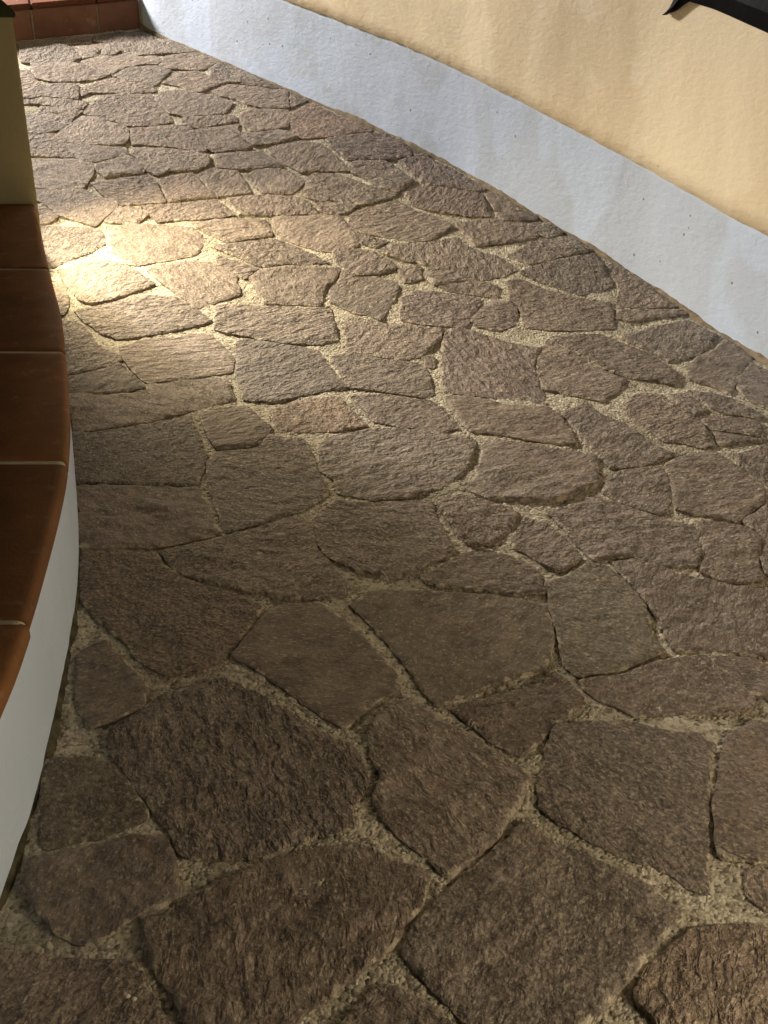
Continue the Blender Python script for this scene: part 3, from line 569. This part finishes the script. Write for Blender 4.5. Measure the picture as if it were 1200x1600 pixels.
for idx, (tnt, smooth_, flat) in enumerate(STONES):
    poly = [(flat[i]/1000, flat[i+1]/1000) for i in range(0, len(flat), 2)]
    vv, ff, m, cx, cy, B = stone_mesh(poly, idx)
    rnd = random.Random(idx*7+3)
    ang = rnd.uniform(0, math.pi); ca, sa = math.cos(-ang), math.sin(-ang)
    grain = rnd.uniform(-.5, .5)
    off = rnd.uniform(-.0005, .0028); tx, ty = rnd.uniform(-.012, .012), rnd.uniform(-.012, .012)
    amp = (.35 if smooth_ else 1.0)*rnd.uniform(.7, 1.3); ridge = rnd.choice((.2, .6, 1.0, 1.4))*min(1, (2.2/max(1, math.hypot(cx, cy)))**2)
    if math.hypot(cx, cy) > 2.6: amp *= .75
    # boundary verts of the triangulation: edges used once
    cnt = {}
    for f in ff:
        for i in range(len(f)):
            e = (f[i], f[(i+1) % len(f)]); k = (min(e), max(e)); cnt[k] = cnt.get(k, 0)+1
    rimE = [k for k, c in cnt.items() if c == 1]
    rimV = {a for k in rimE for a in k}
    o0 = Vector((cx, cy, ramp(cy)))
    verts = []
    for i, p in enumerate(vv):
        x, y = p.x, p.y
        gx = (x*math.cos(grain)+y*math.sin(grain)); gy = (-x*math.sin(grain)+y*math.cos(grain))
        z = fbm(gx*6, gy*13, idx*3.7, 3)*.0042*amp + fbm(gx*24, gy*44, idx*1.3, 2)*.0028*amp + (.5-abs(fbm(gx*9, gy*26, idx*2.3, 2)))*.0062*amp*ridge
        lay = noise.noise(Vector((gx*7, gy*12, idx*5.1)))*2.2
        z += (math.floor(lay)*.0026 + .0026*min(1, (lay-math.floor(lay))*4))*amp
        z += off+tx*(x-cx)+ty*(y-cy)
        z = max(z+.0012, .0004)
        if i in rimV: z = z*.7-.0004-.0030*abs(noise.noise(Vector((x*40, y*40, idx))))
        w = Vector((x, y, ramp(y)+z))-o0
        verts.append((w.x*ca-w.y*sa, w.x*sa+w.y*ca, w.z))
    faces = list(ff); mp = {}
    for a in rimV:
        v = verts[a]; mp[a] = len(verts); verts.append((v[0], v[1], v[2]-.030))
    dirE = set()
    for f in ff:
        for i in range(len(f)):
            e = (f[i], f[(i+1) % len(f)])
            if cnt[(min(e), max(e))] == 1: dirE.add(e)
    tp_ = {}
    for a in rimV: tp_[a] = len(verts); verts.append(verts[a])
    for a, b in dirE: faces.append((tp_[b], tp_[a], mp[a], mp[b]))
    me = bpy.data.meshes.new('paving_stone'); me.from_pydata(verts, [], faces); me.update()
    at = me.attributes.new('edge_distance', 'FLOAT', 'POINT')
    ed = [min((p.x-b.x)**2+(p.y-b.y)**2 for b in B)**.5 for p in vv]
    at.data.foreach_set('value', ed+[0.0]*(len(verts)-len(ed)))
    nt_ = len(ff)
    me.polygons.foreach_set('use_smooth', [i < nt_ for i in range(len(me.polygons))])
    me.materials.append(M_STONE_S if smooth_ else M_STONE)
    o = bpy.data.objects.new('paving_stone', me); col.objects.link(o)
    o.location = o0; o.rotation_euler = (0, 0, ang); o.parent = path
    if tnt is None:
        k = rnd.uniform(.87, 1.13); h = rnd.uniform(-.025, .025)
        tnt = (k*(1+h), k, k*(1-h*.8))
    else: tnt = tuple(.45+.55*t for t in tnt)
    o.color = (*tnt, 1)

# sandy fillet where the paving meets the right-hand wall
rp = lerp_pts(RIGHT, .02); rn = normals(rp, -1)          # rn points to the path
if rn[40].x > 0: rn = [-n for n in rn]
V, Fc = [], []
prof = [(-.004, .022), (.006, .016), (.016, .006), (.028, -.008)]
for i, p in enumerate(rp):
    k = .6*max(.12, .45+.9*fbm(p.x*5, p.y*5, 2, 4)+.35*noise.noise(Vector((p.x*40, p.y*40, 4))))
    for a, b in prof:
        q = p+rn[i]*(a*k if a > 0 else a)
        V.append((q.x, q.y, ramp(q.y)+(b*k if b > 0 else b)+.002*noise.noise(Vector((q.x*90, q.y*90, b*100)))))
for i in range(len(rp)-1):
    for j in range(3):
        a = i*4+j; Fc.append((a, a+1, a+5, a+4))
mesh_obj('edge_fillet', V, Fc, M_EARTH, path, smooth=True)

# ------------------------------------------------------------------ building wall on the right: blue plinth under cream render
bw = tag(empty('building_wall', (.4, 4.5, 0)), 'cream painted building wall curving above a pale blue plinth', 'wall')
def wall_sheet(name, pts, ns, z0f, z1f, rows, out, mat, parent, amp, ragged, back=.22):
    V, Fc = [], []
    m = rows+1
    for i, p in enumerate(pts):
        za, zb = z0f(i), z1f(i)
        for j in range(m):
            t = j/rows; z = za+(zb-za)*t
            w = out + amp*fbm(p.x*4, p.y*4, z*4, 3) + amp*.4*noise.noise(Vector((p.x*22, p.y*22, z*22)))
            if ragged and j == 0: z += .004*noise.noise(Vector((p.x*3.1, p.y*3.1, 8)))+ragged*(noise.noise(Vector((p.x*16, p.y*16, 0)))+.6*noise.noise(Vector((p.x*70, p.y*70, 5))))
            q = p+ns[i]*w; V.append((q.x, q.y, z))
        q = p-ns[i]*back
        V.append((q.x, q.y, zb)); V.append((q.x, q.y, za))
    s = m+2
    for i in range(len(pts)-1):
        for j in range(s):
            a, b = i*s+j, i*s+(j+1) % s
            Fc.append((a, b, b+s, a+s))
    e = (len(pts)-1)*s
    Fc.append(tuple(range(s))); Fc.append(tuple(e+j for j in range(s)))
    o = mesh_obj(name, V, Fc, mat, parent)
    bm = bmesh.new(); bm.from_mesh(o.data); bmesh.ops.recalc_face_normals(bm, faces=bm.faces); bm.to_mesh(o.data); bm.free()
    nb = [j for j in range(len(o.data.polygons))]
    for pl in o.data.polygons: pl.use_smooth = len(pl.vertices) == 4 and abs(pl.normal.z) < .5
    return o
wall_sheet('plinth', rp, rn, lambda i: ramp(rp[i].y)-.10, lambda i: ramp(rp[i].y)+.362, 18, 0.0, M_PLINTH, bw, .0022, 0)
wall_sheet('plaster', rp, rn, lambda i: ramp(rp[i].y)+.3525, lambda i: 3.0, 46, .007, M_CREAM, bw, .0030, .0036)

# ------------------------------------------------------------------ low curving wall on the left with terracotta cap tiles
lw = tag(empty('low_wall', (-.75, 2.2, 0)), 'low curved white wall with brown terracotta cap tiles beside the paving', 'wall')
lp = lerp_pts(LOW, .025); ln = normals(lp, 1)
if ln[40].x < 0: ln = [-n for n in ln]
wall_sheet('plaster_face', lp, ln, lambda i: min(0, 0)-.06, lambda i: CAP_TOP-.036, 8, 0.0, M_WHITE, lw, .0012, 0, .36)
def arc_between(y0, y1, step=.03):
    """points of the cap edge between two distances"""
    out = []
    for i in range(len(lp)-1):
        a, b = lp[i], lp[i+1]
        for yy in (y0, y1):
            if (a.y-yy)*(b.y-yy) < 0 or a.y == yy: out.append((yy, a.lerp(b, (a.y-yy)/(a.y-b.y)), ln[i]))
        if y1 < b.y < y0: out.append((b.y, b.copy(), ln[i+1]))
    out.sort(key=lambda t: -t[0]); return [(p, n) for _, p, n in out]
JOINTS = [4.085, 3.345, 2.69, 2.10, 1.545, 1.02, .45, -.15]
OV = .013
prof = [(-.40, -.034), (-.012, -.034), (-.003, -.032), (0.0, -.027), (.0, -.012), (-.0015, -.007), (-.0045, -.003), (-.010, -.0008), (-.018, 0.0), (-.40, 0.0)]
for t in range(len(JOINTS)-1):
    rnd = random.Random(t+40)
    A = arc_between(JOINTS[t]-.004, JOINTS[t+1]+.004)
    if len(A) < 2: continue
    dz0, dz1 = rnd.uniform(-.002, .002)-.002, rnd.uniform(-.001, .003)
    sh = rnd.uniform(-.002, .003)
    V, Fc = [], []; m = len(prof)
    for i, (p, n) in enumerate(A):
        f = i/(len(A)-1); dz = dz0+(dz1-dz0)*f
        ed = .004*max(0, 1-min(i, len(A)-1-i)) * .5
        for a, b in prof:
            if a < -.2:   # inner edge: the joints run straight across the wall
                q = Vector((p.x+OV+sh-.42, p.y))
            else:
                q = p+n*(OV+sh+a)
            V.append((q.x, q.y, CAP_TOP+b+dz-(ed if b > -.012 else 0)))
    for i in range(len(A)-1):
        for j in range(m):
            a, b = i*m+j, i*m+(j+1) % m
            Fc.append((a, b, b+m, a+m))
    Fc.append(tuple(range(m))); Fc.append(tuple((len(A)-1)*m+j for j in range(m)))
    bm = bmesh.new(); vs_ = [bm.verts.new(v) for v in V]
    for f in Fc: bm.faces.new([vs_[k] for k in f])
    o = bm_obj('cap_tile', bm, M_CAP, lw)
    for pl in o.data.polygons: pl.use_smooth = len(pl.vertices) == 4
    if t < len(JOINTS)-2:     # pale joint between two tiles
        A = arc_between(JOINTS[t+1]+.006, JOINTS[t+1]-.006)
        V, Fc = [], []; q0, n0 = A[0]; q1, n1 = A[-1]
        pr = [(a-.0035 if a > -.2 else a, b-.0032 if b > -.015 else b+.004) for a, b in prof]
        for q_, n_ in ((q0, n0), (q1, n1)):
            for a, b in pr:
                q = Vector((q_.x+OV-.42, q_.y)) if a < -.2 else q_+n_*(OV+a)
                V.append((q.x, q.y, CAP_TOP+b))
        for j in range(m):
            a, b = j, (j+1) % m; Fc.append((a, b, b+m, a+m))
        Fc.append(tuple(range(m))); Fc.append(tuple(m+j for j in range(m)))
        bm = bmesh.new(); vs_ = [bm.verts.new(v) for v in V]
        for f in Fc: bm.faces.new([vs_[k] for k in f])
        bm_obj('joint_mortar', bm, M_GROUT, lw)

# dirt gathered where the paving meets the low wall
V, Fc = [], []
prof = [(-.004, .009), (.003, .007), (.007, .003), (.012, -.006)]
for i, p in enumerate(lp):
    k = max(.1, .55+1.1*fbm(p.x*6, p.y*6, 9, 4)+.3*noise.noise(Vector((p.x*45, p.y*45, 4))))
    for a, b in prof:
        q = p+ln[i]*(a*k if a > 0 else a)
        V.append((q.x, q.y, ramp(q.y)+(b*min(k, 1) if b > 0 else b)+.003*noise.noise(Vector((q.x*70, q.y*70, b*100)))))
for i in range(len(lp)-1):
    for j in range(3):
        a = i*4+j; Fc.append((a, a+1, a+5, a+4))
mesh_obj('edge_dirt', V, Fc, M_MOSS, path, smooth=True)

# ------------------------------------------------------------------ taller ochre wall that stands at the end of the low wall
tw = tag(empty('garden_wall', (-1.5, 4.3, 0)), 'ochre plastered garden wall end rising behind the terracotta cap tiles', 'wall')
bm = bmesh.new()
PLAN = [(-1.157, 4.082), (-1.425, 4.40), (-2.7, 4.46), (-2.7, 4.082)]  # slanted side and unseen left run are shaped to block lamp light
def prism(bm, plan, z0, z1):
    lo = [bm.verts.new((x, y, z0)) for x, y in plan]; hi = [bm.verts.new((x, y, z1)) for x, y in plan]
    n = len(plan)
    for i in range(n): bm.faces.new((lo[i], lo[(i+1) % n], hi[(i+1) % n], hi[i]))
    bm.faces.new(lo); bm.faces.new(hi)
prism(bm, PLAN, -.05, .865)
eds = [e for e in bm.edges if abs(e.verts[0].co.x+1.157) < .01 and abs(e.verts[1].co.x+1.157) < .01]
bmesh.ops.bevel(bm, geom=eds, offset=.012, segments=3, affect='EDGES')
bm_obj('plaster_body', bm, M_OLIVE, tw)
# coping: rounded shoulder climbing left, raised out of view to shade the cap tiles
cp = [(0, .0), (.002, .012), (-.010, .028), (-.034, .050), (-.08, .085), (-.14, .16), (-.22, .30), (-.34, .48), (-1.54, .52), (-1.54, .0)]
bm = bmesh.new(); A = []; Bk = []
for a, b in cp:
    A.append(bm.verts.new((-1.152+a, 4.078, .8645+b)))
    Bk.append(bm.verts.new((-1.152+a-(.27 if a > -1 else 0), 4.404 if a > -1 else 4.464, .8645+b)))
n = len(cp)
for i in range(n): bm.faces.new((A[i], A[(i+1) % n], Bk[(i+1) % n], Bk[i]))
bm.faces.new(A); bm.faces.new(Bk)
tag(bm_obj('coping', bm, M_GREEN, tw), 'dark green rounded coping')

# ------------------------------------------------------------------ tiled step at the top of the ramp
st = tag(empty('tiled_step', (-1.6, 6.0, .57)), 'terracotta tiled step at the far end of the paving', 'step')
A0, B0 = Vector((-1.651, 5.937)), Vector((-1.130, 6.083))
dS = (B0-A0).normalized(); nS = Vector((dS.y, -dS.x))      # nS faces the path
if nS.y > 0: nS = -nS
def slab(name, u0, u1, v0, v1, z0a, z0b, z1a, z1b, mat, parent, bev=.004):
    """box on the step: u along the riser, v back from it; heights vary from the u0 end (a) to the u1 end (b)"""
    bm = bmesh.new(); vs_ = []
    for u, za, zb in ((u0, z0a, z1a), (u1, z0b, z1b)):
        for v in (v0, v1):
            q = A0+dS*u-nS*v
            vs_ += [bm.verts.new((q.x, q.y, za)), bm.verts.new((q.x, q.y, zb))]
    for f in ((0,1,3,2),(4,6,7,5),(0,4,5,1),(2,3,7,6),(1,5,7,3),(0,2,6,4)): bm.faces.new([vs_[k] for k in f])
    bmesh.ops.recalc_face_normals(bm, faces=bm.faces)
    if bev: bmesh.ops.bevel(bm, geom=list(bm.edges), offset=bev, segments=2, affect='EDGES')
    return bm_obj(name, bm, mat, parent)
def topz(u): return .697+.055*u
def botz(u): return .574+.065*u-.03
us = [-.85, -.545, -.245, .048, .342, .536]
for k in range(len(us)-1):
    a, b = us[k]+.0035, us[k+1]-.0035
    slab('riser_tile', a, b, .0, .02, botz(a), botz(b), topz(a)+random.uniform(-.002, .001), topz(b)+random.uniform(-.002, .001), M_RISER, st)
slab('step_core', -.86, .545, .012, 2.2, botz(-.86)-.3, botz(.545)-.3, topz(-.86)-.004, topz(.545)-.004, M_GROUT, st, 0)
for r_ in range(4):
    for k in range(len(us)-1):
        a, b = us[k]+.003, us[k+1]-.003
        v0, v1 = (-.012, .29) if r_ == 0 else (.296*r_, .296*r_+.29)
        slab('tread_tile', a, b, v0, v1, topz(a)+.003, topz(b)+.003, topz(a)+.026, topz(b)+.026, M_TREAD, st, .005)

# ------------------------------------------------------------------ folded black sheet on the cream wall
def wall_point(s, z, off):
    """s metres along the wall from its far end"""
    acc = 0
    for i in range(len(rp)-1):
        L = (rp[i+1]-rp[i]).length
        if acc+L >= s:
            t = (s-acc)/L; q = rp[i].lerp(rp[i+1], t)+rn[i]*(.011+off); return Vector((q.x, q.y, z))
        acc += L
    return Vector((*rp[-1], z))
def s_of(x, y):
    best = (9, 0); acc = 0
    for i in range(len(rp)-1):
        d = (rp[i]-Vector((x, y))).length
        if d < best[0]: best = (d, acc)
        acc += (rp[i+1]-rp[i]).length
    return best[1]
s0 = s_of(.905, 3.82)
bs = tag(empty('black_sheet', wall_point(s0, .93, .0)), 'glossy black folded sheet with a pointed corner on the cream wall', 'sheet')
def strip(name, lower, upper, offs, parent, n=14):
    """folded strip: rows run from the lower to the upper outline, each with its own stand-off"""
    V, Fc = [], []; m = len(offs)
    def at(pl, t):
        t *= len(pl)-1; i = min(int(t), len(pl)-2); f = t-i
        return (pl[i][0]+(pl[i+1][0]-pl[i][0])*f, pl[i][1]+(pl[i+1][1]-pl[i][1])*f)
    for side in (0, 1):
        for k in range(n+1):
            a, b = at(lower, k/n), at(upper, k/n)
            for j, of in enumerate(offs):
                t = j/(m-1); s, z = a[0]+(b[0]-a[0])*t, a[1]+(b[1]-a[1])*t
                o_ = of+.004*noise.noise(Vector((s*6, z*14, 2)))
                V.append(wall_point(s0+s, z, (o_ if side == 0 else max(o_-.012, -.004))))
    N = (n+1)*m
    for side in (0, 1):
        for k in range(n):
            for j in range(m-1):
                a = side*N+k*m+j; f = (a, a+1, a+m+1, a+m); Fc.append(f if side == 0 else f[::-1])
    for k in range(n):
        for j in (0, m-1):
            a = k*m+j; Fc.append((a, a+m, a+m+N, a+N))
    for j in range(m-1):
        for k in (0, n):
            a = k*m+j; Fc.append((a, a+1, a+1+N, a+N))
    return mesh_obj(name, V, Fc, M_BLACK, parent, smooth=False)
strip('main_fold', [(-.005, .936), (.10, .926), (.20, .912), (.34, .889), (.60, .85), (1.0, .80)],
      [(-.02, 1.25), (.10, 1.25), (.20, 1.25), (.34, 1.25), (.60, 1.25), (1.0, 1.25)],
      [.008, .020, .014, .024, .016, .030, .030, .02], bs, 24)
strip('pointed_flap', [(-.104, .890), (-.062, .906), (-.035, .922), (-.004, .938)],
      [(-.102, .893), (-.085, .915), (-.065, .945), (-.045, .99)], [.014, .022, .018, .010], bs, 10)

# ------------------------------------------------------------------ loose bits on the paving
M_PEB = plain('cream_pebble', (.62, .56, .42), .8); M_STEM = plain('dry_stem', (.50, .42, .28), .85)
def pebble(x, y, r, label, grp=None):
    bm = bmesh.new(); bmesh.ops.create_icosphere(bm, subdivisions=2, radius=r)
    for v in bm.verts:
        v.co *= 1+.25*noise.noise(v.co*(1.4/r)+Vector((x*50, y*50, 0))); v.co.z *= .7
        v.co += Vector((x, y, ramp(y)+.004+r*.45))
    tag(bm_obj('pebble', bm, M_PEB, None, True), label, 'pebble', grp)
pebble(-.331, 1.088, .0045, 'larger of two tiny cream pebbles lying together on a paving stone')
pebble(-.322, 1.084, .0034, 'smaller of two tiny cream pebbles lying together on a paving stone')
def stem(pts, r, label):
    bm = bmesh.new(); P = [Vector((x, y, ramp(y)+.006+z)) for x, y, z in pts]; rings = []
    for i, p in enumerate(P):
        d = (P[min(i+1, len(P)-1)]-P[max(i-1, 0)]).normalized(); u = d.cross(Vector((0, 0, 1))).normalized(); w = u.cross(d)
        rings.append([bm.verts.new(p+(u*math.cos(a)+w*math.sin(a))*r*(1-.4*i/len(P))) for a in (0, 1.26, 2.51, 3.77, 5.03)])
    for a, b in zip(rings, rings[1:]):
        for j in range(5): bm.faces.new((a[j], a[(j+1) % 5], b[(j+1) % 5], b[j]))
    bm.faces.new(rings[0]); bm.faces.new(rings[-1])
    tag(bm_obj('dry_stem', bm, M_STEM), label, 'stem')
stem([(-.004, 2.150, .002), (.0, 2.136, .004), (.006, 2.124, .003), (.009, 2.112, .002)], .0012, 'small curled dry stem on a joint between dark paving stones')
stem([(-.318, 2.985, .001), (-.313, 2.968, .003), (-.311, 2.95, .003)], .0014, 'short straight dry stem beside the tan paving stone')

# ------------------------------------------------------------------ lamps of the place (all out of the picture, their light is in it)
def lamp(name, label, spec, kind, aim=None, spot=None, blend=.5, size=.05):
    t = tag(empty(name, spec['loc']), label, 'lamp')
    L = bpy.data.lights.new(name+'_light', kind); L.energy = spec['power']; L.color = spec['color']; L.shadow_soft_size = spec['radius']
    if kind == 'SPOT': L.spot_size = R(spot); L.spot_blend = blend
    o = bpy.data.objects.new(name+'_light', L); col.objects.link(o); o.parent = t
    if aim is not None:
        o.rotation_euler = (Vector(aim)-Vector(spec['loc'])).to_track_quat('-Z', 'Y').to_euler()
    return t
def globe(parent, r, up, mat_g):
    bm = bmesh.new(); bmesh.ops.create_uvsphere(bm, u_segments=20, v_segments=12, radius=r*.6)
    c = Vector(parent.location)+Vector((0, 0, up))
    bmesh.ops.translate(bm, verts=bm.verts, vec=c); bm_obj('glass_globe', bm, mat_g, parent, True)
    bm = bmesh.new(); bmesh.ops.create_cone(bm, cap_ends=True, segments=20, radius1=r*.5, radius2=r*.3, depth=.03)
    bmesh.ops.translate(bm, verts=bm.verts, vec=c+Vector((0, 0, r*.6+.012))); bm_obj('ceiling_rose', bm, M_METAL, parent)
porch = lamp('porch_lamp', 'porch ceiling lamp above the tiled step', PORCH, 'POINT')
globe(porch, .12, .18, glow('warm_globe', (1, .9, .8), 3))
niche = lamp('wall_light', 'small recessed light low on the ochre wall side', NICHE, 'SPOT', aim=(-.62, 3.62, .0), spot=122, blend=1.0)
bm = bmesh.new(); bmesh.ops.create_cube(bm, size=1)
nd = Vector((.318, .268, 0)).normalized()
bmesh.ops.scale(bm, verts=bm.verts, vec=(.012, .09, .06))
bmesh.ops.rotate(bm, verts=bm.verts, matrix=Matrix.Rotation(math.atan2(nd.y, nd.x), 3, 'Z'))
bmesh.ops.translate(bm, verts=bm.verts, vec=Vector(NICHE['loc'])-nd*.018); bm_obj('housing', bm, M_METAL, niche)
brick = lamp('brick_light', 'small recessed light in the face of the low white wall', BRICK, 'SPOT', aim=(-.80, 3.84, .05), spot=165, blend=.6)
bm = bmesh.new(); bmesh.ops.create_cube(bm, size=1); bmesh.ops.scale(bm, verts=bm.verts, vec=(.02, .12, .05))
bmesh.ops.rotate(bm, verts=bm.verts, matrix=Matrix.Rotation(math.atan2(.29, .957), 3, 'Z'))
bmesh.ops.translate(bm, verts=bm.verts, vec=Vector(BRICK['loc'])-Vector((.957, .29, 0))*.026); bm_obj('housing', bm, M_METAL, brick)
rear = lamp('garden_lamp', 'garden wall lamp behind the photographer', REAR, 'POINT')
globe(rear, .12, .19, glow('warm_globe', (1, .85, .6), 3))
